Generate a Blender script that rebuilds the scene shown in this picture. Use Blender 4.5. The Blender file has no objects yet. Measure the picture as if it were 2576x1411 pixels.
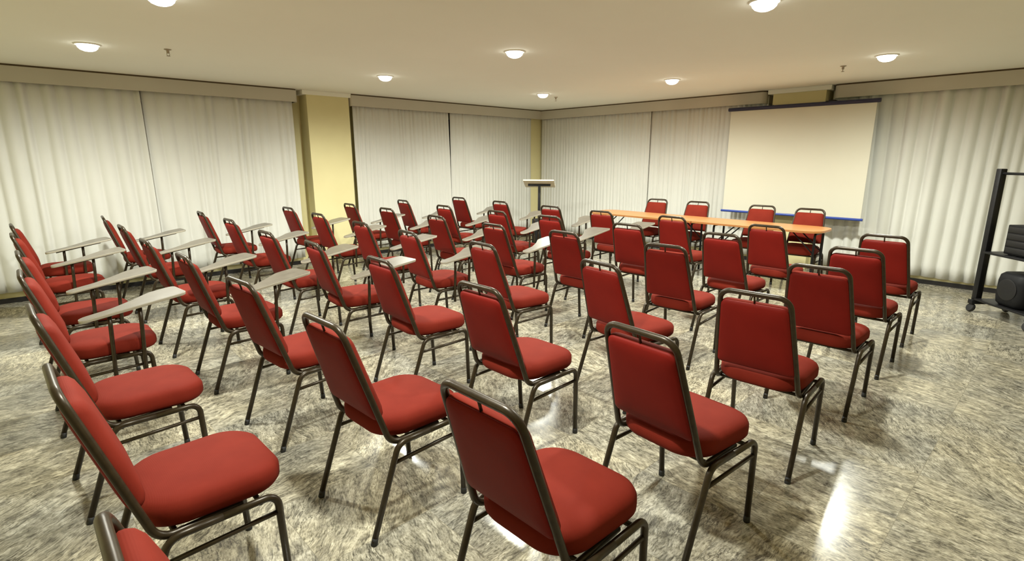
import bpy, bmesh, math, random
from mathutils import Vector, Matrix
R = math.radians
random.seed(7)
sc = bpy.context.scene
col = sc.collection

# ------------------------------------------------------------------ camera, world, exposure
FPX, PITCH, ROLL, YAW, CAMH = 1339.1, 12.868, -0.031, 46.596, 1.552
cd = bpy.data.cameras.new('camera'); cam = bpy.data.objects.new('camera', cd); col.objects.link(cam)
cd.sensor_fit = 'HORIZONTAL'; cd.sensor_width = 36.0; cd.lens = 36.0 * FPX / 2576.0
cd.clip_start = 0.05; cd.clip_end = 100
_ya, _pi, _ro = R(YAW), R(PITCH), R(ROLL)
fw = Vector((math.cos(_ya), math.sin(_ya), 0)); rt = Vector((math.sin(_ya), -math.cos(_ya), 0)); upv = Vector((0, 0, 1))
Fv = fw * math.cos(_pi) - upv * math.sin(_pi); Uv = fw * math.sin(_pi) + upv * math.cos(_pi)
R2 = rt * math.cos(_ro) + Uv * math.sin(_ro); U2 = -rt * math.sin(_ro) + Uv * math.cos(_ro)
M = Matrix((R2, U2, -Fv)).transposed().to_4x4(); M.translation = (0, 0, CAMH)
cam.matrix_world = M
sc.camera = cam
w = bpy.data.worlds.new('world'); sc.world = w; w.use_nodes = True
w.node_tree.nodes['Background'].inputs[0].default_value = (0.004, 0.005, 0.008, 1)
w.node_tree.nodes['Background'].inputs[1].default_value = 1.0
sc.view_settings.view_transform = 'Standard'; sc.view_settings.look = 'None'
sc.view_settings.gamma = 1.0; sc.view_settings.use_curve_mapping = False
sc.view_settings.exposure = 0.0
LAMP_STRENGTH = 8.0
SPOT_WATTS = 318.0
LAMP_COLOR = (0.985, 1.0, 0.90)

# ------------------------------------------------------------------ helpers
def mat(name, color, rough=0.6, metal=0.0, spec=0.5, coat=0.0):
    m = bpy.data.materials.new(name); m.use_nodes = True
    b = m.node_tree.nodes['Principled BSDF']
    b.inputs['Base Color'].default_value = (*color, 1); b.inputs['Roughness'].default_value = rough
    b.inputs['Metallic'].default_value = metal; b.inputs['Specular IOR Level'].default_value = spec
    b.inputs['Coat Weight'].default_value = coat
    return m
def nd(m, t, **kw):
    n = m.node_tree.nodes.new(t)
    for k, v in kw.items():
        if k.startswith('i_'): n.inputs[k[2:].replace('_', ' ')].default_value = v
        else: setattr(n, k, v)
    return n
def lk(m, a, b): m.node_tree.links.new(a, b)
def bsdf(m): return m.node_tree.nodes['Principled BSDF']
def noisy(m, c1, c2, scale, detail=3, bump=0.0, bscale=None, coords='Object', stretch=(1, 1, 1)):
    tc = nd(m, 'ShaderNodeTexCoord'); mp = nd(m, 'ShaderNodeMapping'); mp.inputs['Scale'].default_value = stretch
    lk(m, tc.outputs[coords], mp.inputs['Vector'])
    n = nd(m, 'ShaderNodeTexNoise', i_Scale=scale, i_Detail=detail); lk(m, mp.outputs[0], n.inputs['Vector'])
    r = nd(m, 'ShaderNodeValToRGB'); r.color_ramp.elements[0].position = 0.3; r.color_ramp.elements[1].position = 0.7
    r.color_ramp.elements[0].color = (*c1, 1); r.color_ramp.elements[1].color = (*c2, 1)
    lk(m, n.outputs['Fac'], r.inputs[0]); lk(m, r.outputs[0], bsdf(m).inputs['Base Color'])
    if bump:
        n2 = nd(m, 'ShaderNodeTexNoise', i_Scale=bscale or scale, i_Detail=2); lk(m, mp.outputs[0], n2.inputs['Vector'])
        bp = nd(m, 'ShaderNodeBump', i_Strength=bump, i_Distance=0.002); lk(m, n2.outputs['Fac'], bp.inputs['Height'])
        lk(m, bp.outputs[0], bsdf(m).inputs['Normal'])
    return m

def link(name, bm, m, parent=None, smooth=True, autoangle=None):
    me = bpy.data.meshes.new(name)
    bmesh.ops.recalc_face_normals(bm, faces=bm.faces)
    bm.to_mesh(me); bm.free()
    if smooth:
        me.shade_smooth()
        if autoangle is not None: me.set_sharp_from_angle(angle=R(autoangle))
    me.materials.append(m)
    o = bpy.data.objects.new(name, me); col.objects.link(o)
    if parent is not None: o.parent = parent
    return o
def thing(name, label, cat, loc=(0, 0, 0), rz=0.0, group=None):
    o = bpy.data.objects.new(name, None); o.empty_display_size = 0.1; col.objects.link(o)
    o.location = loc; o.rotation_euler = (0, 0, rz); o['label'] = label; o['category'] = cat
    if group: o['group'] = group
    return o
def tag(o, label, cat, group=None):
    o['label'] = label; o['category'] = cat
    if group: o['group'] = group
    return o
def struct(o, label, cat):
    o['kind'] = 'structure'; o['label'] = label; o['category'] = cat
    return o

def add_box(bm, x0, x1, y0, y1, z0, z1, bevel=0.0, mtx=None):
    r = bmesh.ops.create_cube(bm, size=1.0); vs = r['verts']
    for v in vs:
        v.co = Vector((x0 + (v.co.x + .5) * (x1 - x0), y0 + (v.co.y + .5) * (y1 - y0), z0 + (v.co.z + .5) * (z1 - z0)))
    if bevel:
        es = list({e for v in vs for e in v.link_edges})
        g = bmesh.ops.bevel(bm, geom=es, offset=bevel, segments=2, affect='EDGES', profile=0.5)
        vs = list({v for f in g['faces'] for v in f.verts} | {v for v in vs if v.is_valid})
    if mtx is not None:
        bmesh.ops.transform(bm, matrix=mtx, verts=[v for v in vs if v.is_valid])
    return bm
def box(x0, x1, y0, y1, z0, z1, bevel=0.0):
    return add_box(bmesh.new(), x0, x1, y0, y1, z0, z1, bevel)
def fillet(pts, rad, seg=6):
    """polyline with rounded corners; rad per inner point or a single number"""
    P = [Vector(p) for p in pts]; out = [P[0]]
    for i in range(1, len(P) - 1):
        r = rad[i - 1] if isinstance(rad, (list, tuple)) else rad
        a = (P[i - 1] - P[i]); b = (P[i + 1] - P[i]); la, lb = a.length, b.length
        a.normalize(); b.normalize(); ang = a.angle(b); t = min(r / math.tan(ang / 2), la * .49, lb * .49); r2 = t * math.tan(ang / 2)
        c = P[i] + (a + b).normalized() * (r2 / math.sin(ang / 2))
        s = P[i] + a * t - c; e = P[i] + b * t - c
        for k in range(seg + 1):
            out.append(c + s.normalized().slerp(e.normalized(), k / seg) * s.length)
    out.append(P[-1]); return out
def add_tube(bm, pts, r, n=10, cap=True, ry=None):
    P = [Vector(p) for p in pts]; rings = []; prev = None
    for i, p in enumerate(P):
        if i == 0: t = P[1] - P[0]
        elif i == len(P) - 1: t = P[-1] - P[-2]
        else: t = (P[i + 1] - P[i]).normalized() + (P[i] - P[i - 1]).normalized()
        t.normalize()
        if prev is None:
            a = Vector((0, 0, 1)) if abs(t.z) < .9 else Vector((0, 1, 0)); nrm = t.cross(a).normalized()
        else:
            nrm = (prev - t * prev.dot(t)).normalized()
        prev = nrm; bi = t.cross(nrm)
        rr = r[i] if isinstance(r, (list, tuple)) else r
        rings.append([bm.verts.new(p + nrm * math.cos(2 * math.pi * k / n) * rr + bi * math.sin(2 * math.pi * k / n) * (ry or rr)) for k in range(n)])
    for a, b in zip(rings, rings[1:]):
        for k in range(n): bm.faces.new((a[k], a[(k + 1) % n], b[(k + 1) % n], b[k]))
    if cap:
        bm.faces.new(rings[0][::-1]); bm.faces.new(rings[-1])
    return bm
def tube(pts, r, n=10, ry=None): return add_tube(bmesh.new(), pts, r, n, True, ry)
def add_lathe(bm, prof, c=(0, 0, 0), n=24):
    rings = []
    for (rr, z) in prof:
        rings.append([bm.verts.new((c[0] + rr * math.cos(2 * math.pi * k / n), c[1] + rr * math.sin(2 * math.pi * k / n), c[2] + z)) for k in range(n)])
    for a, b in zip(rings, rings[1:]):
        for k in range(n): bm.faces.new((a[k], a[(k + 1) % n], b[(k + 1) % n], b[k]))
    bm.faces.new(rings[0]); bm.faces.new(rings[-1])
    return bm
def poly_round(pts, rads, seg=6):
    """closed 2-D polygon with rounded corners"""
    n = len(pts); out = []
    for i in range(n):
        p0, p, p1 = Vector(pts[i - 1]), Vector(pts[i]), Vector(pts[(i + 1) % n]); r = rads[i]
        a = (p0 - p); b = (p1 - p); la, lb = a.length, b.length; a.normalize(); b.normalize()
        ang = a.angle(b); t = min(r / math.tan(ang / 2), la * .49, lb * .49); r2 = t * math.tan(ang / 2)
        c = p + (a + b).normalized() * (r2 / math.sin(ang / 2)); s = p + a * t - c; e = p + b * t - c
        a0 = math.atan2(s.y, s.x); a1 = math.atan2(e.y, e.x); d = (a1 - a0 + math.pi) % (2 * math.pi) - math.pi
        L = s.length
        for k in range(seg + 1):
            q = a0 + d * k / seg; out.append(Vector((c.x + math.cos(q) * L, c.y + math.sin(q) * L)))
    return out
def loft(bm, rings, close=True):
    vr = [[bm.verts.new(p) for p in ring] for ring in rings]; n = len(vr[0])
    for a, b in zip(vr, vr[1:]):
        for k in range(n): bm.faces.new((a[k], a[(k + 1) % n], b[(k + 1) % n], b[k]))
    if close:
        bm.faces.new(vr[0][::-1]); bm.faces.new(vr[-1])
    return bm

# ------------------------------------------------------------------ materials
CREAM = mat('cream_paint', (0.80, 0.72, 0.40), 0.7); noisy(CREAM, (0.70, 0.635, 0.345), (0.73, 0.665, 0.37), 3, bump=.05, bscale=60)
CEIL = mat('ceiling_paint', (0.8, 0.78, 0.68), 0.8); noisy(CEIL, (0.87, 0.87, 0.785), (0.89, 0.89, 0.805), 1.2)
PELM = mat('pelmet_paint', (0.55, 0.51, 0.40), 0.6); noisy(PELM, (0.52, 0.49, 0.41), (0.56, 0.53, 0.45), 2.0)
GAP = mat('shadow_gap_brown', (0.10, 0.07, 0.035), 0.8)  # solid strip coloured dark for the shade between pelmet and ceiling
BASEB = mat('black_baseboard', (0.012, 0.011, 0.012), 0.35)
GLASS = mat('night_window_glass', (0.012, 0.016, 0.018), 0.08)
WFRAME = mat('window_frame_dark', (0.03, 0.03, 0.028), 0.4)
CURT = mat('white_curtain_cloth', (0.74, 0.74, 0.68), 0.85, spec=.2)
noisy(CURT, (0.645, 0.645, 0.595), (0.68, 0.68, 0.63), 2.0, bump=.15, bscale=500)
RED = mat('red_upholstery', (0.42, 0.045, 0.03), 0.8, spec=.12)
def red_setup(m, c1, c2):
    tc = nd(m, 'ShaderNodeTexCoord')
    n = nd(m, 'ShaderNodeTexNoise', i_Scale=7.0, i_Detail=3); lk(m, tc.outputs['Object'], n.inputs['Vector'])
    r = nd(m, 'ShaderNodeValToRGB'); r.color_ramp.elements[0].position = .35; r.color_ramp.elements[1].position = .7
    r.color_ramp.elements[0].color = (*c1, 1); r.color_ramp.elements[1].color = (*c2, 1)
    lk(m, n.outputs['Fac'], r.inputs[0]); lk(m, r.outputs[0], bsdf(m).inputs['Base Color'])
    wv = nd(m, 'ShaderNodeTexWave', i_Scale=70.0, i_Distortion=0.4); wv.bands_direction = 'Y'
    mp = nd(m, 'ShaderNodeMapping'); mp.inputs['Rotation'].default_value = (R(35), 0, 0)
    lk(m, tc.outputs['Object'], mp.inputs['Vector']); lk(m, mp.outputs[0], wv.inputs['Vector'])
    bp = nd(m, 'ShaderNodeBump', i_Strength=.12, i_Distance=.001); lk(m, wv.outputs['Fac'], bp.inputs['Height']); lk(m, bp.outputs[0], bsdf(m).inputs['Normal'])
red_setup(RED, (0.148, 0.0135, 0.0062), (0.172, 0.0170, 0.0082))
REDB = mat('red_vinyl_backing', (0.2, 0.012, 0.008), 0.6, spec=.12); noisy(REDB, (0.15, 0.008, 0.005), (0.18, 0.010, 0.006), 5, bump=.04, bscale=300)  # same red as the cushions, deepened to paint in shade on the backs
BRONZE = mat('bronze_painted_tube', (0.060, 0.042, 0.022), 0.36, metal=0.3, spec=.45); noisy(BRONZE, (0.026, 0.017, 0.008), (0.042, 0.029, 0.014), 40, bump=.03, bscale=200)
RUBBER = mat('black_rubber', (0.01, 0.01, 0.01), 0.6)
PLY = mat('seat_underboard', (0.10, 0.06, 0.03), 0.7); noisy(PLY, (.09, .055, .03), (.13, .08, .045), 12)
TABLET = mat('grey_laminate', (0.42, 0.38, 0.31), 0.32); noisy(TABLET, (0.118, 0.102, 0.080), (0.145, 0.127, 0.101), 14)
EDGE = mat('tablet_edge_band', (0.36, 0.33, 0.26), 0.4)
PINE = mat('pine_laminate', (0.70, 0.38, 0.14), 0.35); noisy(PINE, (0.40, 0.17, 0.052), (0.46, 0.21, 0.07), 3, stretch=(14, 1, 14))
BLACKM = mat('black_metal', (0.006, 0.006, 0.007), 0.45, spec=.35); noisy(BLACKM, (.005, .005, .006), (.009, .009, .010), 30)
BLACKP = mat('black_plastic', (0.005, 0.005, 0.006), 0.6, spec=.25); noisy(BLACKP, (.004, .004, .005), (.007, .007, .008), 30)
SCREEN = mat('screen_cloth', (0.78, 0.75, 0.61), 0.9, spec=.1); noisy(SCREEN, (0.585, 0.565, 0.46), (0.605, 0.585, 0.48), 1.5)
NAVY = mat('navy_case', (0.012, 0.014, 0.05), 0.35); BLUE = mat('blue_bar', (0.02, 0.05, 0.28), 0.35)
PODW = mat('podium_board', (0.72, 0.62, 0.46), 0.5); noisy(PODW, (.68, .58, .43), (.76, .66, .5), 5)
WHITEP = mat('white_trim_ring', (0.8, 0.78, 0.7), 0.4)
CHROME = mat('sprinkler_metal', (0.35, 0.30, 0.22), 0.3, metal=.8)
GREYDEV = mat('dark_device_face', (0.007, 0.007, 0.008), 0.45)
LAMP = bpy.data.materials.new('lamp_glow'); LAMP.use_nodes = True
_b = bsdf(LAMP); _b.inputs['Base Color'].default_value = (1, 1, 1, 1)
_b.inputs['Emission Color'].default_value = (*LAMP_COLOR, 1); _b.inputs['Emission Strength'].default_value = LAMP_STRENGTH

# polished veined stone tiles: the vein direction changes from tile to tile
FLOOR = mat('polished_veined_stone', (0.6, 0.57, 0.48), 0.16, spec=.5)
def floor_setup(m):
    T = 0.49
    tc = nd(m, 'ShaderNodeTexCoord'); sep = nd(m, 'ShaderNodeSeparateXYZ'); lk(m, tc.outputs['Object'], sep.inputs[0])
    def math_(op, a, b=None):
        n = nd(m, 'ShaderNodeMath', operation=op)
        for i, s in enumerate((a, b)):
            if s is None: continue
            if isinstance(s, (int, float)): n.inputs[i].default_value = s
            else: lk(m, s, n.inputs[i])
        return n.outputs[0]
    xs = math_('DIVIDE', math_('ADD', sep.outputs[0], -2.65 + 20 * T), T); ys = math_('DIVIDE', math_('ADD', sep.outputs[1], -0.33 + 20 * T), T)
    xi = math_('FLOOR', xs); yi = math_('FLOOR', ys); xf = math_('FRACT', xs); yf = math_('FRACT', ys)
    cmb = nd(m, 'ShaderNodeCombineXYZ'); lk(m, xi, cmb.inputs[0]); lk(m, yi, cmb.inputs[1])
    wn = nd(m, 'ShaderNodeTexWhiteNoise', noise_dimensions='2D'); lk(m, cmb.outputs[0], wn.inputs['Vector'])
    # quarter turns plus jitter
    q = math_('MULTIPLY', math_('FLOOR', math_('MULTIPLY', wn.outputs['Value'], 2.999)), R(38))
    sc_ = nd(m, 'ShaderNodeSeparateColor'); lk(m, wn.outputs['Color'], sc_.inputs[0])
    ang = math_('ADD', math_('ADD', q, math_('MULTIPLY', sc_.outputs[1], 0.5)), R(-95))
    rot = nd(m, 'ShaderNodeVectorRotate', rotation_type='Z_AXIS'); lk(m, tc.outputs['Object'], rot.inputs['Vector']); lk(m, ang, rot.inputs['Angle'])
    off = nd(m, 'ShaderNodeVectorMath', operation='MULTIPLY_ADD'); lk(m, wn.outputs['Color'], off.inputs[0]); off.inputs[1].default_value = (7, 7, 0); lk(m, rot.outputs[0], off.inputs[2])
    dn = nd(m, 'ShaderNodeTexNoise', i_Scale=3.5, i_Detail=3); lk(m, off.outputs[0], dn.inputs['Vector'])
    dsub = nd(m, 'ShaderNodeVectorMath', operation='SUBTRACT'); lk(m, dn.outputs['Color'], dsub.inputs[0]); dsub.inputs[1].default_value = (.5, .5, .5)
    ds = nd(m, 'ShaderNodeVectorMath', operation='MULTIPLY_ADD'); lk(m, dsub.outputs[0], ds.inputs[0]); ds.inputs[1].default_value = (.10, .10, 0); lk(m, off.outputs[0], ds.inputs[2])
    st = nd(m, 'ShaderNodeMapping'); st.inputs['Scale'].default_value = (5.0, 17.0, 1); lk(m, ds.outputs[0], st.inputs['Vector'])
    v1 = nd(m, 'ShaderNodeTexNoise', i_Scale=1.7, i_Detail=8, i_Roughness=.72); lk(m, st.outputs[0], v1.inputs['Vector'])
    iso = nd(m, 'ShaderNodeTexNoise', i_Scale=17, i_Detail=9, i_Roughness=.7, i_Distortion=.9); lk(m, ds.outputs[0], iso.inputs['Vector'])
    fac = math_('ADD', math_('MULTIPLY', v1.outputs['Fac'], .55), math_('MULTIPLY', iso.outputs['Fac'], .45))
    r1 = nd(m, 'ShaderNodeValToRGB'); e = r1.color_ramp.elements
    e[0].position = .40; e[0].color = (.17, .155, .125, 1); e[1].position = .59; e[1].color = (.66, .615, .50, 1)
    x = e.new(.46); x.color = (.33, .305, .24, 1); x = e.new(.52); x.color = (.47, .435, .345, 1)
    lk(m, fac, r1.inputs[0])
    # thin dark vein lines where an elongated noise crosses its middle value, thinned out by a mask
    st2 = nd(m, 'ShaderNodeMapping'); st2.inputs['Scale'].default_value = (3.2, 12.0, 1); lk(m, ds.outputs[0], st2.inputs['Vector'])
    vl = nd(m, 'ShaderNodeTexNoise', i_Scale=1.5, i_Detail=5, i_Roughness=.62); lk(m, st2.outputs[0], vl.inputs['Vector'])
    rid = math_('ABSOLUTE', math_('SUBTRACT', vl.outputs['Fac'], .5))
    ln = nd(m, 'ShaderNodeMapRange'); ln.inputs['From Min'].default_value = .004; ln.inputs['From Max'].default_value = .022
    ln.inputs['To Min'].default_value = 1; ln.inputs['To Max'].default_value = 0; lk(m, rid, ln.inputs['Value'])
    mk = nd(m, 'ShaderNodeTexNoise', i_Scale=4.5, i_Detail=3); lk(m, off.outputs[0], mk.inputs['Vector'])
    mkr = nd(m, 'ShaderNodeMapRange'); mkr.inputs['From Min'].default_value = .40; mkr.inputs['From Max'].default_value = .62; lk(m, mk.outputs['Fac'], mkr.inputs['Value'])
    lmix = nd(m, 'ShaderNodeMix', data_type='RGBA'); lk(m, math_('MULTIPLY', math_('MULTIPLY', ln.outputs[0], mkr.outputs[0]), .78), lmix.inputs[0])
    lk(m, r1.outputs[0], lmix.inputs[6]); lmix.inputs[7].default_value = (.055, .050, .040, 1)
    st3 = nd(m, 'ShaderNodeMapping'); st3.inputs['Scale'].default_value = (11.0, 62.0, 1); lk(m, ds.outputs[0], st3.inputs['Vector'])
    sn = nd(m, 'ShaderNodeTexNoise', i_Scale=1.0, i_Detail=2.5, i_Roughness=.6); lk(m, st3.outputs[0], sn.inputs['Vector'])
    sr = nd(m, 'ShaderNodeMapRange'); sr.inputs['From Min'].default_value = .34; sr.inputs['From Max'].default_value = .45
    sr.inputs['To Min'].default_value = .72; sr.inputs['To Max'].default_value = 0; lk(m, sn.outputs['Fac'], sr.inputs['Value'])
    m2 = nd(m, 'ShaderNodeTexNoise', i_Scale=6.0, i_Detail=3); lk(m, off.outputs[0], m2.inputs['Vector'])
    m2r = nd(m, 'ShaderNodeMapRange'); m2r.inputs['From Min'].default_value = .36; m2r.inputs['From Max'].default_value = .58; m2r.inputs['To Min'].default_value = .35; lk(m, m2.outputs['Fac'], m2r.inputs['Value'])
    smix = nd(m, 'ShaderNodeMix', data_type='RGBA'); lk(m, math_('MULTIPLY', sr.outputs[0], m2r.outputs[0]), smix.inputs[0])
    lk(m, lmix.outputs[2], smix.inputs[6]); smix.inputs[7].default_value = (.06, .055, .045, 1)
    # large clouds of grey and cream
    v2 = nd(m, 'ShaderNodeTexNoise', i_Scale=1.7, i_Detail=4); lk(m, ds.outputs[0], v2.inputs['Vector'])
    r2 = nd(m, 'ShaderNodeValToRGB'); e = r2.color_ramp.elements
    e[0].position = .34; e[0].color = (.66, .68, .71, 1); e[1].position = .66; e[1].color = (1.0, .975, .89, 1)
    lk(m, v2.outputs['Fac'], r2.inputs[0])
    mx = nd(m, 'ShaderNodeMix', data_type='RGBA', blend_type='MULTIPLY'); mx.inputs[0].default_value = 1.0
    lk(m, smix.outputs[2], mx.inputs[6]); lk(m, r2.outputs[0], mx.inputs[7])
    # fine specks
    v3 = nd(m, 'ShaderNodeTexNoise', i_Scale=70, i_Detail=3); lk(m, st.outputs[0], v3.inputs['Vector']); v3.inputs['Scale'].default_value = 9
    r3 = nd(m, 'ShaderNodeValToRGB'); e = r3.color_ramp.elements; e[0].position = .34; e[0].color = (.42, .41, .36, 1); e[1].position = .52; e[1].color = (1, 1, 1, 1)
    lk(m, v3.outputs['Fac'], r3.inputs[0])
    mx2 = nd(m, 'ShaderNodeMix', data_type='RGBA', blend_type='MULTIPLY'); mx2.inputs[0].default_value = .8
    lk(m, mx.outputs[2], mx2.inputs[6]); lk(m, r3.outputs[0], mx2.inputs[7])
    # joints
    def edge(f): return math_('MINIMUM', f, math_('SUBTRACT', 1.0, f))
    d = math_('MINIMUM', edge(xf), edge(yf)); jl = math_('LESS_THAN', d, 0.0035)
    mx3 = nd(m, 'ShaderNodeMix', data_type='RGBA'); lk(m, math_('MULTIPLY', jl, .7), mx3.inputs[0])
    lk(m, mx2.outputs[2], mx3.inputs[6]); mx3.inputs[7].default_value = (.20, .18, .13, 1)
    lk(m, mx3.outputs[2], bsdf(m).inputs['Base Color'])
    rn = nd(m, 'ShaderNodeTexNoise', i_Scale=5, i_Detail=3); lk(m, tc.outputs['Object'], rn.inputs['Vector'])
    mr = nd(m, 'ShaderNodeMapRange'); mr.inputs['To Min'].default_value = .13; mr.inputs['To Max'].default_value = .25
    lk(m, rn.outputs['Fac'], mr.inputs['Value']); lk(m, mr.outputs[0], bsdf(m).inputs['Roughness'])
floor_setup(FLOOR)

# ------------------------------------------------------------------ the room
CH = 2.51            # ceiling height
XA0, YB0 = -1.5, -1.7
YW, XW = 8.10, 8.50  # recessed upper wall faces behind the curtains
YP, XP = 7.95, 8.35  # low wall faces under the curtains
YF, XF = 7.80, 8.20  # pelmet faces
struct(link('floor', box(XA0 - .2, XW + .3, YB0 - .2, YW + .3, -0.1, 0.0), FLOOR, smooth=False), 'polished cream and grey veined stone tile floor', 'floor')
struct(link('ceiling', box(XA0 - .2, XW + .3, YB0 - .2, YW + .3, CH, CH + .1), CEIL, smooth=False), 'flat off-white painted ceiling', 'ceiling')
bm = bmesh.new()   # left wall: low wall, piers and lintel round two window openings
add_box(bm, XA0 - .2, XW + .3, YP, YW + .15, 0, 0.30)
add_box(bm, XA0 - .2, XW + .3, YW, YW + .15, 2.25, CH)
for a, b in ((XA0 - .2, -1.2), (3.25, 4.3), (7.8, XW + .3)): add_box(bm, a, b, YW, YW + .15, .3, 2.25)
add_box(bm, -1.2, 3.25, YW, YW + .15, .3, 1.15)
struct(link('wall_left', bm, CREAM, smooth=False), 'cream wall with windows behind the left white curtains', 'wall')
bm = bmesh.new()
add_box(bm, XP, XW + .15, YB0 - .2, YW + .3, 0, 0.30)
add_box(bm, XW, XW + .15, YB0 - .2, YW + .3, 2.25, CH)
for a, b in ((YB0 - .2, -1.4), (2.3, 3.6), (7.6, YW + .3)): add_box(bm, XW, XW + .15, a, b, .3, 2.25)
struct(link('wall_front', bm, CREAM, smooth=False), 'cream wall with windows behind the curtains and projection screen', 'wall')
struct(link('wall_back', box(XA0 - .15, XA0, YB0 - .15, YW + .3, 0, CH), CREAM, smooth=False), 'cream wall behind the last row of chairs', 'wall')
struct(link('wall_right', box(XA0 - .15, XW + .3, YB0 - .15, YB0, 0, CH), CREAM, smooth=False), 'cream wall on the right of the room', 'wall')
def window(i, axis, a, b, n, z0=.3):
    bm = bmesh.new(); fr = bmesh.new(); z1 = 2.25
    def bx_(m_, u0, u1, d0, d1, za, zb):
        if axis == 'A': add_box(m_, u0, u1, YW + d0, YW + d1, za, zb)
        else: add_box(m_, XW + d0, XW + d1, u0, u1, za, zb)
    bx_(bm, a, b, .08, .088, z0, z1)
    bx_(fr, a, b, .05, .11, z0, z0 + .04); bx_(fr, a, b, .05, .11, z1 - .04, z1)
    for k in range(n + 1):
        u = a + (b - a) * k / n; bx_(fr, max(a, u - .02), min(b, u + .02), .05, .11, z0, z1)
    f = struct(link('window_%d' % i, fr, WFRAME, smooth=False), 'dark framed window hidden behind white curtains', 'window')
    link('pane', bm, GLASS, f, smooth=False)
window(1, 'A', -1.2, 3.25, 4, 1.15); window(2, 'A', 4.3, 7.8, 3); window(3, 'B', 3.6, 7.6, 4); window(4, 'B', -1.4, 2.3, 4)
# baseboards
struct(link('baseboard_left', box(XA0, XP, YP - .012, YP, 0, .055, .002), BASEB, smooth=False), 'black baseboard under the left curtains', 'baseboard')
struct(link('baseboard_front', box(XP - .012, XP, YB0, YP - .012, 0, .055, .002), BASEB, smooth=False), 'black baseboard under the front curtains', 'baseboard')
# pillars with a plain cap at the ceiling
struct(link('trim_1', box(3.36, 4.01, YF + .03, YW + .01, 0, CH, .004), CREAM, smooth=False), 'cream yellow pillar between the left curtains', 'pillar')
struct(link('trim_2', box(XF + .02, XW + .01, 2.56, 3.25, 0, CH, .004), CREAM, smooth=False), 'cream yellow pillar above and behind the projection screen', 'pillar')
struct(link('trim_3', box(8.00, XW + .01, 7.90, YW + .01, 0, CH, .004), CREAM, smooth=False), 'narrow cream pillar in the corner behind the lectern', 'pillar')
struct(link('trim_4', box(3.30, 4.045, YF + .012, YW + .01, CH - .06, CH, .004), CEIL, smooth=False), 'off-white cap on the left wall pillar', 'cap')
struct(link('trim_5', box(XF + .0, XW + .01, 2.50, 3.32, CH - .06, CH, .004), CEIL, smooth=False), 'off-white cap on the pillar behind the screen', 'cap')
# pelmets: a board with rounded ends that turn back to the wall
def pelmet(i, path, label):
    bm = bmesh.new(); th = .02
    P = [Vector((p[0], p[1])) for p in path]
    def offs(t):
        out = []
        for k, p in enumerate(P):
            a = P[max(k - 1, 0)]; b = P[min(k + 1, len(P) - 1)]; d = (b - a).normalized(); out.append(p + Vector((-d.y, d.x)) * t)
        return out
    def ribbon(z0, z1, t0, t1):
        o0 = offs(t0); o1 = offs(t1)
        rings = []
        for p, q in zip(o0, o1):
            rings.append([bm.verts.new((p.x, p.y, z0)), bm.verts.new((p.x, p.y, z1)), bm.verts.new((q.x, q.y, z1)), bm.verts.new((q.x, q.y, z0))])
        for a, b in zip(rings, rings[1:]):
            for k in range(4): bm.faces.new((a[k], a[(k + 1) % 4], b[(k + 1) % 4], b[k]))
        bm.faces.new(rings[0]); bm.faces.new(rings[-1])
    ribbon(2.335, 2.492, 0, th)
    o = struct(link('trim_%d' % i, bm, PELM, autoangle=40), label, 'pelmet')
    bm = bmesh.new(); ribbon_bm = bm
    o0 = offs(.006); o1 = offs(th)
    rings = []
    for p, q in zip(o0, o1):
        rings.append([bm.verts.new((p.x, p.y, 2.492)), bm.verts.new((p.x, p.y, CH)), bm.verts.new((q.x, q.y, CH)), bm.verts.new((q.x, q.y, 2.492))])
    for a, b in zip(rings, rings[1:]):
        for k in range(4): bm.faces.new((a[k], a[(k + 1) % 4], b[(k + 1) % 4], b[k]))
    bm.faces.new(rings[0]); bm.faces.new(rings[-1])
    g = link('shadow_gap', bm, GAP, o, autoangle=40); g['label'] = 'thin brown strip for the shade in the gap under the ceiling'
def v3(p): return [(q.x, q.y) for q in p]
pelmet(6, v3(fillet([(XA0, YF, 0), (3.235, YF, 0), (3.235, YW, 0)], .08, 8)), 'beige pelmet board over the left curtains before the pillar')
pelmet(7, v3(fillet([(4.03, YW, 0), (4.03, YF, 0), (XF, YF, 0), (XF, 3.35, 0), (XW, 3.35, 0)], [.03, .012, .08], 8)), 'beige pelmet board turning the far corner')
pelmet(8, v3(fillet([(XW, 2.47, 0), (XF, 2.47, 0), (XF, YB0, 0)], .08, 8)), 'beige pelmet board right of the projection screen')

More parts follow.
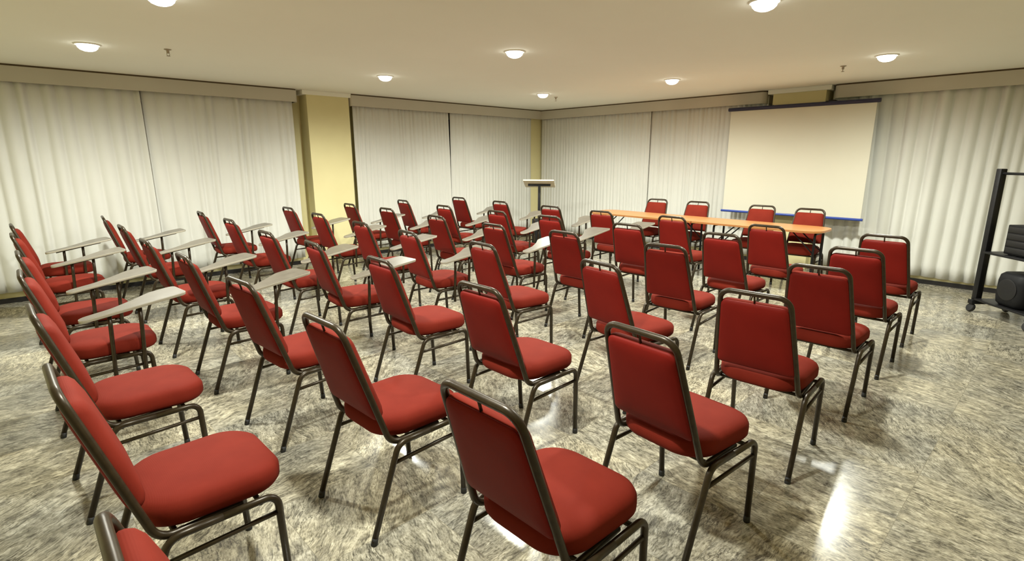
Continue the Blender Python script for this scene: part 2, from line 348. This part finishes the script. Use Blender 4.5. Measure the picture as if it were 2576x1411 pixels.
# curtains: closed folded cloth, folds that wander a little towards the hem
def curtain(axis, a, b, c, z0, z1, wl, amp, label, seed, wander=.02, lean=0.0, taper=(0, 0)):
    rnd = random.Random(seed); L = abs(b - a); nx = int(L / min(.012, wl / 9)); nz = 16
    ph = []; s = 0; knots = []
    while s < L + wl * 2:
        knots.append((s, rnd.uniform(.45, 1.0), rnd.uniform(-1, 1))); s += wl * rnd.uniform(.65, 1.4)
    def prof(u, t):
        # u metres along, t 0 top..1 hem
        uu = u + wander * math.sin(u * 2.1 + seed) * t + lean * t * math.sin(u * 5 + seed * 2) 
        uu = max(0, uu)
        for i in range(len(knots) - 1):
            if knots[i][0] <= uu < knots[i + 1][0]:
                f = (uu - knots[i][0]) / (knots[i + 1][0] - knots[i][0])
                am = knots[i][1] * (.55 + .45 * t if knots[i][2] > 0 else 1.0)
                return am * (math.sin(math.pi * f) ** .8) * 2 - 1
        return 0
    bm = bmesh.new(); G = []
    for side in (0, 1):
        g = []
        for j in range(nz + 1):
            t = j / nz; z = z1 + (z0 - z1) * t + (0.006 * math.sin(j * 0) if 0 else 0); row = []
            e0 = taper[0] * (1 - t) ** 1.5; e1 = taper[1] * (1 - t) ** 1.5
            for i in range(nx + 1):
                u = L * i / nx; uw = e0 + (L - e0 - e1) * i / nx
                d = amp * prof(u, t) + amp * .35 * math.sin(u * 3.3 + seed + t * 1.2)
                zz = z + (0.012 * math.sin(u * 4 + seed) if j == nz else 0)
                w_ = a + uw if b > a else a - uw
                off = d + (0.004 if side else 0)
                row.append(bm.verts.new((w_, c - off, zz) if axis == 'A' else (c - off, w_, zz)))
            g.append(row)
        G.append(g)
    for g in G:
        for j in range(nz):
            for i in range(nx): bm.faces.new((g[j][i], g[j][i + 1], g[j + 1][i + 1], g[j + 1][i]))
    A, B = G
    for j in range(nz):
        bm.faces.new((A[j][0], A[j + 1][0], B[j + 1][0], B[j][0])); bm.faces.new((A[j][nx], A[j + 1][nx], B[j + 1][nx], B[j][nx]))
    for i in range(nx):
        bm.faces.new((A[0][i], A[0][i + 1], B[0][i + 1], B[0][i])); bm.faces.new((A[nz][i], A[nz][i + 1], B[nz][i + 1], B[nz][i]))
    return tag(link('curtain', bm, CURT), label, 'curtain', 'white curtains')
YC, XC = 7.885, 8.285
curtain('A', -1.3, 1.374, YC, .115, 2.44, .12, .026, 'white curtain at the far left, behind the back row of chairs', 3, lean=.03, taper=(0, .014))
curtain('A', 1.372, 3.175, YC, .115, 2.44, .12, .024, 'white curtain just left of the yellow pillar', 5, lean=.03)
curtain('A', 4.09, 5.945, YC, .115, 2.44, .075, .013, 'white curtain just right of the yellow pillar', 8, taper=(0, .045))
curtain('A', 5.955, 8.00, YC, .115, 2.44, .075, .013, 'white curtain left of the corner, beyond the black gap', 11)
curtain('B', 7.87, 5.280, XC, .10, 2.44, .07, .014, 'white curtain right of the corner behind the lectern', 13)
curtain('B', 5.32, 3.34, XC + .022, .10, 2.44, .075, .016, 'white curtain left of and behind the projection screen', 17)
curtain('B', 2.50, -1.6, XC, .10, 2.44, .13, .036, 'white curtain in deep folds right of the projection screen', 23, wander=.05, lean=.02)

# ------------------------------------------------------------------ ceiling fittings
LG = 'round recessed ceiling downlights'
LIGHTS = [(0.72, 6.05, 'glowing round downlight at the far left, above the back chair row'), (0.87, 3.99, 'glowing downlight cut by the top edge of the photo at left'),
          (3.51, 5.90, 'glowing downlight in front of the yellow pillar'), (3.60, 3.77, 'glowing downlight at the middle of the ceiling'),
          (6.18, 5.85, 'smallest glowing downlight, nearest the far corner'), (6.26, 3.72, 'glowing downlight left of the projection screen'),
          (3.64, 1.55, 'largest glowing downlight, cut by the top edge of the photo at right'), (6.31, 1.48, 'glowing downlight at the right, above the projection screen side'),
          (0.87, 1.55, 'glowing downlight above the nearest chairs, outside the photo')]  # last lamp continues the grid out of view, there only for its light
def dup(root, loc, rz):
    r = root.copy(); col.objects.link(r); r.location = loc; r.rotation_euler = (0, 0, rz)
    for ch in [o for o in root.children]:
        c = ch.copy(); col.objects.link(c); c.parent = r
        for g in [o for o in ch.children]:
            d = g.copy(); col.objects.link(d); d.parent = c
    return r
dl = thing('ceiling_downlight', LIGHTS[0][2], 'ceiling light', group=LG)
bm = bmesh.new(); add_lathe(bm, [(.078, 0), (.098, 0), (.098, -.003), (.092, -.009), (.082, -.009), (.078, -.004)], n=36)
link('trim_ring', bm, WHITEP, dl)
bm = bmesh.new(); add_lathe(bm, [(.078, -.001), (.077, -.012), (.071, -.030), (.056, -.045), (.032, -.055), (.006, -.058)], n=36); link('lamp_lens', bm, LAMP, dl)
ld = bpy.data.lights.new('lamp_beam', 'SPOT'); ld.energy = SPOT_WATTS; ld.color = LAMP_COLOR; ld.spot_size = R(175); ld.spot_blend = .75; ld.shadow_soft_size = .06
lb = bpy.data.objects.new('lamp_beam', ld); col.objects.link(lb); lb.parent = dl; lb.location = (0, 0, -.085)
for i, (x, y, lab) in enumerate(LIGHTS):
    o = dl if i == 0 else dup(dl, (0, 0, 0), 0)
    o.location = (x, y, CH); o['label'] = lab
    if y > 5.9:      # the lamps nearest the left curtains are a little dimmer
        for ch in o.children:
            if ch.type == 'LIGHT':
                ch.data = ld.copy(); ch.data.energy = SPOT_WATTS * .78
sp = thing('sprinkler_head', '', 'sprinkler', group='ceiling sprinkler heads')
bm = bmesh.new(); add_lathe(bm, [(.03, 0), (.03, -.004), (.012, -.01), (.012, -.03), (.006, -.035)], n=16); link('body', bm, CHROME, sp)
bm = bmesh.new(); add_lathe(bm, [(.016, -.055), (.016, -.058), (.003, -.06)], n=12); add_tube(bm, [(.01, 0, -.03), (.012, 0, -.045), (.003, 0, -.056)], .002, 6); add_tube(bm, [(-.01, 0, -.03), (-.012, 0, -.045), (-.003, 0, -.056)], .002, 6)
link('deflector', bm, CHROME, sp)
for i, (x, y, lab) in enumerate([(1.27, 5.83, 'small metal sprinkler head beside the far left downlight'), (6.68, 1.95, 'small metal sprinkler head above the projection screen'), (6.64, 6.0, 'small metal sprinkler head beside the downlight nearest the corner')]):
    o = sp if i == 0 else dup(sp, (0, 0, 0), 0)
    o.location = (x, y, CH); o['label'] = lab

# ------------------------------------------------------------------ the stacking chair (faces +Y locally, u = +X is its right)
TR = .0130
def make_chair(tablet):
    t = thing('tablet_arm_chair' if tablet else 'banquet_chair', '', 'chair')
    # seat cushion
    out = poly_round([(-.208, -.182), (.208, -.182), (.222, .262), (-.222, .262)], [.135, .135, .125, .125], 12)
    c = Vector((0, .02)); rings = []
    def ring(s, z, d=0.0, crown=0.0):
        rr = []
        for p in out:
            q = p - c; L = q.length; q2 = c + q * (max(0, L - d) / L) * s if L else p
            drop = crown * ((q2.y - .02) / .25) ** 2 if q2.y > .02 else 0
            rr.append(Vector((q2.x, q2.y, z - drop)))
        return rr
    rings = [ring(1, .416, .030), ring(1, .418, .010), ring(1, .430, .001), ring(1, .448, 0), ring(1, .470, .001, .004), ring(1, .486, .009, .006), ring(1, .497, .024, .009), ring(1, .505, .052, .012), ring(.5, .511, .0, .012), ring(.15, .512, 0, .01)]
    bm = bmesh.new(); loft(bm, rings)
    s = link('seat', bm, RED, t)
    bm = bmesh.new(); loft(bm, [ring(1, .409, .045), ring(1, .4215, .045)]); b_ = link('underboard', bm, PLY, s, autoangle=40)
    # back: inverted U of tube that turns forward under the seat
    zt, yt, wt = .925, -.311, .160
    def post(s_): return [(s_ * .207, .10, .4005), (s_ * .207, -.142, .4005), (s_ * wt, yt, zt)]
    pts = [(-.196, .10, .4035), (-.205, -.148, .3985), (-wt, yt, zt), (wt, yt, zt), (.205, -.148, .3985), (.196, .10, .4035)]
    bm = tube(fillet(pts, [.065, .058, .058, .065], 8), TR, 12)
    fr = link('back_frame', bm, BRONZE, t)
    # padded panel between the posts
    def onpost(z): return -.148 + (yt + .148) * (z - .3985) / (zt - .3985)
    z0, z1 = .512, .880
    def hw(z): return .205 + (wt - .205) * (z - .3985) / (zt - .3985)
    outl = poly_round([(-(hw(z0) - .002), z0), ((hw(z0) - .002), z0), ((hw(z1) - .004), z1), (-(hw(z1) - .004), z1)], [.02, .02, .035, .035], 6)
    n = Vector((0, math.cos(math.atan2(yt + .148, zt - .3985) * -1), .3)).normalized()
    cc = Vector((0, (z0 + z1) / 2))
    def bring(inset, off):
        rr = []
        for p in outl:
            q = p - cc; sx = max(.02, abs(q.x) - inset) * (1 if q.x > 0 else -1) if abs(q.x) > 1e-6 else 0
            sz = max(.02, abs(q.y) - inset) * (1 if q.y > 0 else -1)
            z = cc.y + sz; rr.append(Vector((sx, onpost(z), z)) + n * off)
        return rr
    bm = bmesh.new(); loft(bm, [bring(.010, -.006), bring(.002, -.003), bring(0, .006), bring(.002, .016), bring(.008, .028), bring(.022, .038), bring(.055, .045), bring(.12, .048)])
    br = link('backrest', bm, RED, t)
    bm = bmesh.new(); loft(bm, [bring(.004, -.0035), bring(.002, -.008), bring(.006, -.014), bring(.018, -.019), bring(.05, -.023), bring(.11, -.025)])
    vb = link('backing', bm, REDB, br); vb['label'] = 'smooth rear panel of the backrest, its red deepened for shade'
    bm = tube([(0, onpost(.872), .872), (0, yt + .002, zt)], .005, 8); link('clip', bm, BRONZE, t)
    # four legs; each side pair meets in the rail under the seat
    for s_ in (-1, 1):
        rail = .4005; x0 = s_ * .2315
        rear = fillet([(s_ * .231, -.268, .012), (x0 - s_ * .0, -.128, rail + .004), (x0, .03, rail + .004)], .055, 7)
        front = fillet([(s_ * .2235, .222, .012), (x0, .205, rail + .004), (x0, .03, rail + .004)], .045, 7)
        for pts_, k in ((rear, 0), (front, 1)):
            lg = link('leg', tube(pts_, TR, 10), BRONZE, t)
            p = Vector(pts_[0]); d = (Vector(pts_[1]) - p).normalized()
            ft = link('rubber_foot', tube([(p.x - d.x * .0, p.y, 0.0), (p.x, p.y, .004), tuple(p + d * .02)], [.0135, .0148, .0135], 10), RUBBER, lg)
        # side stretcher
        def at(pts_, z):
            for a_, b2 in zip(pts_, pts_[1:]):
                a_, b2 = Vector(a_), Vector(b2)
                if a_.z <= z <= b2.z: return a_.lerp(b2, (z - a_.z) / (b2.z - a_.z))
        a_ = at(rear, .325); b2 = at(front, .335)
        link('stretcher', tube([a_, b2], .0088, 8), BRONZE, t)
    for y_ in (-.10, .15):
        link('cross_bar', tube([(-.232, y_, .396), (.232, y_, .396)], .0095, 8), BRONZE, t)
    if tablet:
        # tablet: narrow arm at the rear widening into a paddle in front of the sitter, rising gently forward
        def zt_(v): return .656 + (v + .08) * .17
        o2 = poly_round([(.200, -.11), (.290, -.11), (.305, .16), (.315, .425), (.050, .400), (.045, .26), (.125, .16), (.185, .05)], [.04, .04, .1, .03, .05, .08, .12, .12], 6)
        o2 = [Vector((p.x, p.y)) for p in o2]
        cen = Vector((.2, .18))
        def tr(ins, dz):
            rr = []
            for i, p in enumerate(o2):
                a_ = o2[i - 1]; b2 = o2[(i + 1) % len(o2)]; d = (b2 - a_).normalized(); nn = Vector((-d.y, d.x))
                q = p + nn * ins; rr.append(Vector((q.x, q.y, zt_(q.y) + dz)))
            return rr
        bm = bmesh.new(); loft(bm, [tr(.001, .0), tr(0, .002), tr(0, .014), tr(.001, .016)])
        tb = link('writing_tablet', bm, EDGE, t, autoangle=35)
        bm = bmesh.new(); loft(bm, [tr(.003, .0158), tr(.003, .0168)]); tp = link('laminate_top', bm, TABLET, tb, autoangle=35); tp['label'] = 'grey-beige laminate top surface'
        for v in (.02, .17):
            link('tablet_post', tube([(.252, v - .004, .29), (.250, v, .40), (.248, v + .01, .60), (.246, v + .012, zt_(v) - .006)], .0115, 8), BRONZE, t)
        bm = bmesh.new(); vs0, vs1 = -.03, .33
        add_tube(bm, [(.247, vs0, zt_(vs0) - .008), (.240, vs1, zt_(vs1) - .008)], .011, 8, True, .007); link('tablet_rail', bm, BRONZE, t)
    return t

CH_T = make_chair(True); CH_P = make_chair(False)
COL = {1: 7.12, 2: 6.10, 3: 4.93, 4: 3.99, 5: 3.02, 6: 2.01, 7: 1.03}
CHAIRS = {  # row letter: list of (x, y, yaw) from the curtained left wall towards the viewer's side
 'L': [(.32, 7.07, 0), (.31, 6.16, 0), (.32, 4.90, 0), (.31, 4.00, -.7), (.32, 2.98, 1.3), (.33, 2.00, 1.0), (.35, .985, 0)],
 'M': [(1.07, 7.36, -4), (1.08, 6.26, 0), (1.06, 5.01, 1.1), (1.11, 4.04, .3), (1.14, 3.01, 4.9), (1.15, 2.01, 2.2), (1.16, 1.04, .6)],
 'N': [(2.00, 7.24, -3), (2.00, 6.16, .8), (1.93, 4.88, .9), (1.97, 3.97, -5), (1.99, 3.01, -2.5), (1.98, 2.02, .3), (1.95, 1.02, -5.2)],
 'O': [(3.00, 7.15, 1.1), (2.94, 6.09, -.5), (2.88, 4.95, -1.3), (2.84, 4.00, -5.1), (2.88, 3.03, -5.0), (2.91, 1.93, -8.0), (2.83, 1.01, 3.9)],
 'P': [(3.86, 7.12, -.8), (3.88, 6.15, .6), (3.79, 4.92, -1.5), (3.74, 3.89, -2.4), (3.82, 3.06, -.2), (3.81, 2.07, 2.7), (3.75, 1.00, 1.2)],
 'Q': [(4.78, 7.17, -3.7), (4.66, 5.96, -1.4), (4.67, 4.89, -.5), (4.70, 4.04, -.5), (4.70, 3.01, .9), (4.70, 2.04, -2.0), (4.64, 1.03, 0)],
 'R': [(5.78, 7.08, .9), (5.71, 5.97, -2.1), (5.66, 4.92, 2.0), (5.58, 3.99, -1.6), (5.64, 3.06, -1.5), (5.56, 2.01, -1.1), (5.58, 1.07, 1.2)]}
ROWN = {'L': 'rearmost row', 'M': 'second rearmost row', 'N': 'third rearmost row', 'O': 'middle row', 'P': 'third row from table', 'Q': 'second row from table', 'R': 'row nearest table'}
SEATN = ['against left curtains', 'second from left curtains', 'third from left curtains', 'fourth from left curtains',
         'third from right end', 'second from right end', 'at right end']
SPECIAL = {('L', 6): 'red padded chair at the bottom left corner, mostly cut off by the frame',
           ('M', 6): 'largest red padded chair, nearest the viewer at the bottom centre',
           ('P', 3): 'red chair with writing tablet shining white, middle of the room'}
used = set()
def place(kind, x, y, a, label, group):
    proto = CH_T if kind else CH_P
    if kind in used: o = dup(proto, (x, y, 0), R(a) - math.pi / 2)
    else:
        used.add(kind); o = proto; o.location = (x, y, 0); o.rotation_euler = (0, 0, R(a) - math.pi / 2)
    o['label'] = label; o['group'] = group
    return o
for row in 'LMNOPQR':
    for i, (x, y, a) in enumerate(CHAIRS[row]):
        tabl = i < 4
        lab = ('red chair with grey writing tablet, ' if tabl else 'red chair without tablet, ') + ROWN[row] + ', ' + SEATN[i]
        lab = SPECIAL.get((row, i), lab)
        place(tabl, x, y, a, lab, 'red tablet-arm chairs in rows' if tabl else 'red armless chairs in rows')
for (x, y, a, lab) in [(7.21, 4.57, 182.8, 'leftmost red chair behind the long wooden table'), (7.19, 3.87, 183.5, 'second red chair from the left behind the wooden table'),
                       (7.20, 2.94, 183, 'third red chair from the left behind the wooden table, before the screen'), (7.13, 2.31, 183.6, 'rightmost red chair behind the long wooden table')]:
    place(False, x, y, a, lab, 'red chairs behind the head table')

# ------------------------------------------------------------------ folding tables
def folding_table(x0, x1, y0, y1, label, round_low, round_high, inset):
    t = thing('folding_table', label, 'table', ((x0 + x1) / 2, (y0 + y1) / 2, 0), group='folding tables placed end to end')
    hx, hy = (x1 - x0) / 2, (y1 - y0) / 2
    o = poly_round([(-hx, -hy), (hx, -hy), (hx, hy), (-hx, hy)], [round_low, round_low, round_high, round_high], 8)
    bm = bmesh.new(); loft(bm, [[Vector((p.x, p.y, z)) for p in o] for z in (.722, .745)])
    link('table_top', bm, PINE, t, autoangle=35)
    for sy in (-1, 1):
        y = sy * (hy - inset[(sy + 1) // 2])
        bm = tube(fillet([(-hx + .15, y, 0.006), (-hx + .15, y, .700), (hx - .18, y, .700), (hx - .18, y, 0.006)], .03, 4), .014, 8)
        lg = link('leg_frame', bm, BLACKM, t)
        link('foot_bar', tube([(-hx + .15, y, .16), (hx - .18, y, .16)], .010, 8), BLACKM, lg)
        link('brace', tube([(0, y, .70), (0, y, .69), (0, y - sy * .34, .715)], .009, 8), BLACKM, t)
        for s2 in (-1, 1):
            link('brace', tube([(s2 * (hx - .17), y, .46), (s2 * (hx - .19), y - sy * .27, .715)], .008, 8), BLACKM, t)
    return t
folding_table(6.58, 7.20, 1.95, 3.50, 'pine folding table, right half of the long head table, rounded corner', .20, .015, (.08, .25))
folding_table(6.58, 7.20, 3.505, 5.28, 'pine folding table, left half of the long head table', .015, .16, (.06, .20))

# ------------------------------------------------------------------ projection screen
t = thing('projection_screen', 'wide cream projection screen with dark top case and blue bottom bar', 'screen', (8.0, 2.825, 0))
ya, yb, zb, zt = -.935, .935, .785, 2.235
bm = bmesh.new(); add_box(bm, -.002, .002, ya + .015, yb - .015, zb, zt); link('screen_cloth', bm, SCREEN, t, smooth=False)
bm = tube([(0, ya - .02, zt + .02), (0, yb + .02, zt + .02)], .026, 12); link('roller_case', bm, NAVY, t, autoangle=40)
bm = tube([(0, ya - .01, zb - .005), (0, yb + .01, zb - .005)], .017, 12); link('bottom_bar', bm, BLUE, t, autoangle=40)
for s_ in (-.36, .36):
    bm = bmesh.new(); add_box(bm, -.01, .226, s_ - .015, s_ + .015, zt + .03, zt + .055, .003); add_box(bm, -.02, .02, s_ - .02, s_ + .02, zt + .02, zt + .05, .003)
    if s_ < 0: add_box(bm, .12, .226, s_ - .05, s_ + .03, zt + .02, zt + .075, .004)
    link('wall_bracket', bm, BLACKM, t, autoangle=40)

# ------------------------------------------------------------------ lectern
t = thing('lectern', 'slim black lectern with slanted beige reading board near the corner', 'lectern', (6.95, 6.64, 0), R(38))
mt = Matrix.Translation((0, 0, 1.125)) @ Matrix.Rotation(R(20), 4, 'Y')
bm = bmesh.new(); add_box(bm, -.19, .19, -.27, .27, -.012, .012, .004, mt); link('reading_board', bm, PODW, t, autoangle=35)
bm = bmesh.new(); add_box(bm, .175, .19, -.27, .27, .012, .04, .003, mt); link('ledge', bm, PODW, t, autoangle=35)
bm = bmesh.new(); add_box(bm, -.02, .02, -.20, .20, -.045, -.012, .004, mt); link('support_bar', bm, BLACKM, t, autoangle=35)
bm = bmesh.new(); add_box(bm, -.022, .022, -.022, .022, .02, 1.10, .004); link('post', bm, BLACKM, t, autoangle=35)
bm = bmesh.new(); add_box(bm, -.22, .22, -.26, .26, 0.0, .025, .008); link('base_plate', bm, BLACKM, t, autoangle=35)
bm = bmesh.new(); add_box(bm, -.06, .06, -.10, .12, .025, .50, .006); link('lower_box', bm, BLACKM, t, autoangle=35)

# ------------------------------------------------------------------ black equipment rack at the right
wd = Vector((-.72, -.69, 0)).normalized(); ang = math.atan2(wd.y, wd.x)
t = thing('equipment_rack', 'black wheeled equipment rack at the right edge of the photo', 'rack', (7.16, .57, 0), ang)
# local +X runs along the rack, local +Y ... towards the front wall is -Y rotated; depth towards local -Y
DX, DY = .66, .36
sgn = 1
for k, x in enumerate((0, DX)):
    bm = bmesh.new(); add_box(bm, x - .03, x + .03, -.03, .03, .10, 1.455, .006)
    cl = link('column', bm, BLACKM, t, autoangle=35)
    bm = bmesh.new(); add_box(bm, x - .03, x + .03, -.06, .36, .085, .13, .006); link('foot_beam', bm, BLACKM, t, autoangle=35)
    for yy in (-.03, .33):
        bm = bmesh.new(); add_lathe(bm, [(.012, -.018), (.04, -.016), (.045, -.008), (.045, .008), (.04, .016), (.012, .018)], n=20)
        bmesh.ops.transform(bm, matrix=Matrix.Translation((x - .0, yy - .01, .045)) @ Matrix.Rotation(R(70), 4, 'X'), verts=bm.verts)
        cs = link('castor', bm, RUBBER, t, autoangle=50)
        link('castor_fork', tube([(x, yy, .05), (x, yy, .09)], .012, 8), BLACKM, cs)
bm = tube([(0, 0, 1.41), (DX, 0, 1.41)], .013, 8); link('top_bar', bm, BLACKM, t)
for z in (.62, .13):
    bm = bmesh.new(); add_box(bm, .031, DX - .031, -.05, DY, z, z + .02, .003); link('shelf', bm, BLACKM, t, autoangle=35)
a = thing('amplifier', 'black boxy audio unit on the middle shelf of the rack', 'audio equipment', t.matrix_world @ Vector((0, 0, 0)), ang)
# place helper: local rack point to world
def rk(x, y, z): 
    return Vector((7.16, .57, 0)) + Matrix.Rotation(ang, 3, 'Z') @ Vector((x, y, z))
a.location = rk(.40, .16, .641)
bm = bmesh.new(); add_box(bm, -.20, .20, -.16, .16, .008, .29, .008); link('case', bm, BLACKP, a, autoangle=35)
for k in range(4):
    bm = bmesh.new(); add_box(bm, -.185, .185, -.166, -.159, .022 + k * .066, .076 + k * .066, .003); link('face_panel', bm, GREYDEV, a, autoangle=35)
for sx in (-1, 1):
    for sy in (-1, 1):
        bm = bmesh.new(); add_lathe(bm, [(.014, 0), (.014, .01)], (sx * .17, sy * .12, 0), 12); link('foot', bm, RUBBER, a, autoangle=40)
s2 = thing('floor_speaker', 'black rounded speaker on the bottom shelf of the rack', 'speaker', rk(.36, .12, .151), ang)
bm = bmesh.new(); o = poly_round([(-.17, -.15), (.17, -.15), (.17, .15), (-.17, .15)], [.09] * 4, 6)
loft(bm, [[Vector((p.x * f, p.y * f, z)) for p in o] for f, z in ((.80, 0), (.96, .03), (1, .09), (1, .24), (.94, .30), (.78, .325))])
link('cabinet', bm, BLACKP, s2, autoangle=50)
bm = bmesh.new(); add_lathe(bm, [(.10, 0), (.105, .006), (.09, .010), (.03, .004), (.01, .006)], n=24)
bmesh.ops.transform(bm, matrix=Matrix.Translation((0, -.146, .17)) @ Matrix.Rotation(R(90), 4, 'X'), verts=bm.verts); link('driver_cone', bm, GREYDEV, s2, autoangle=40)
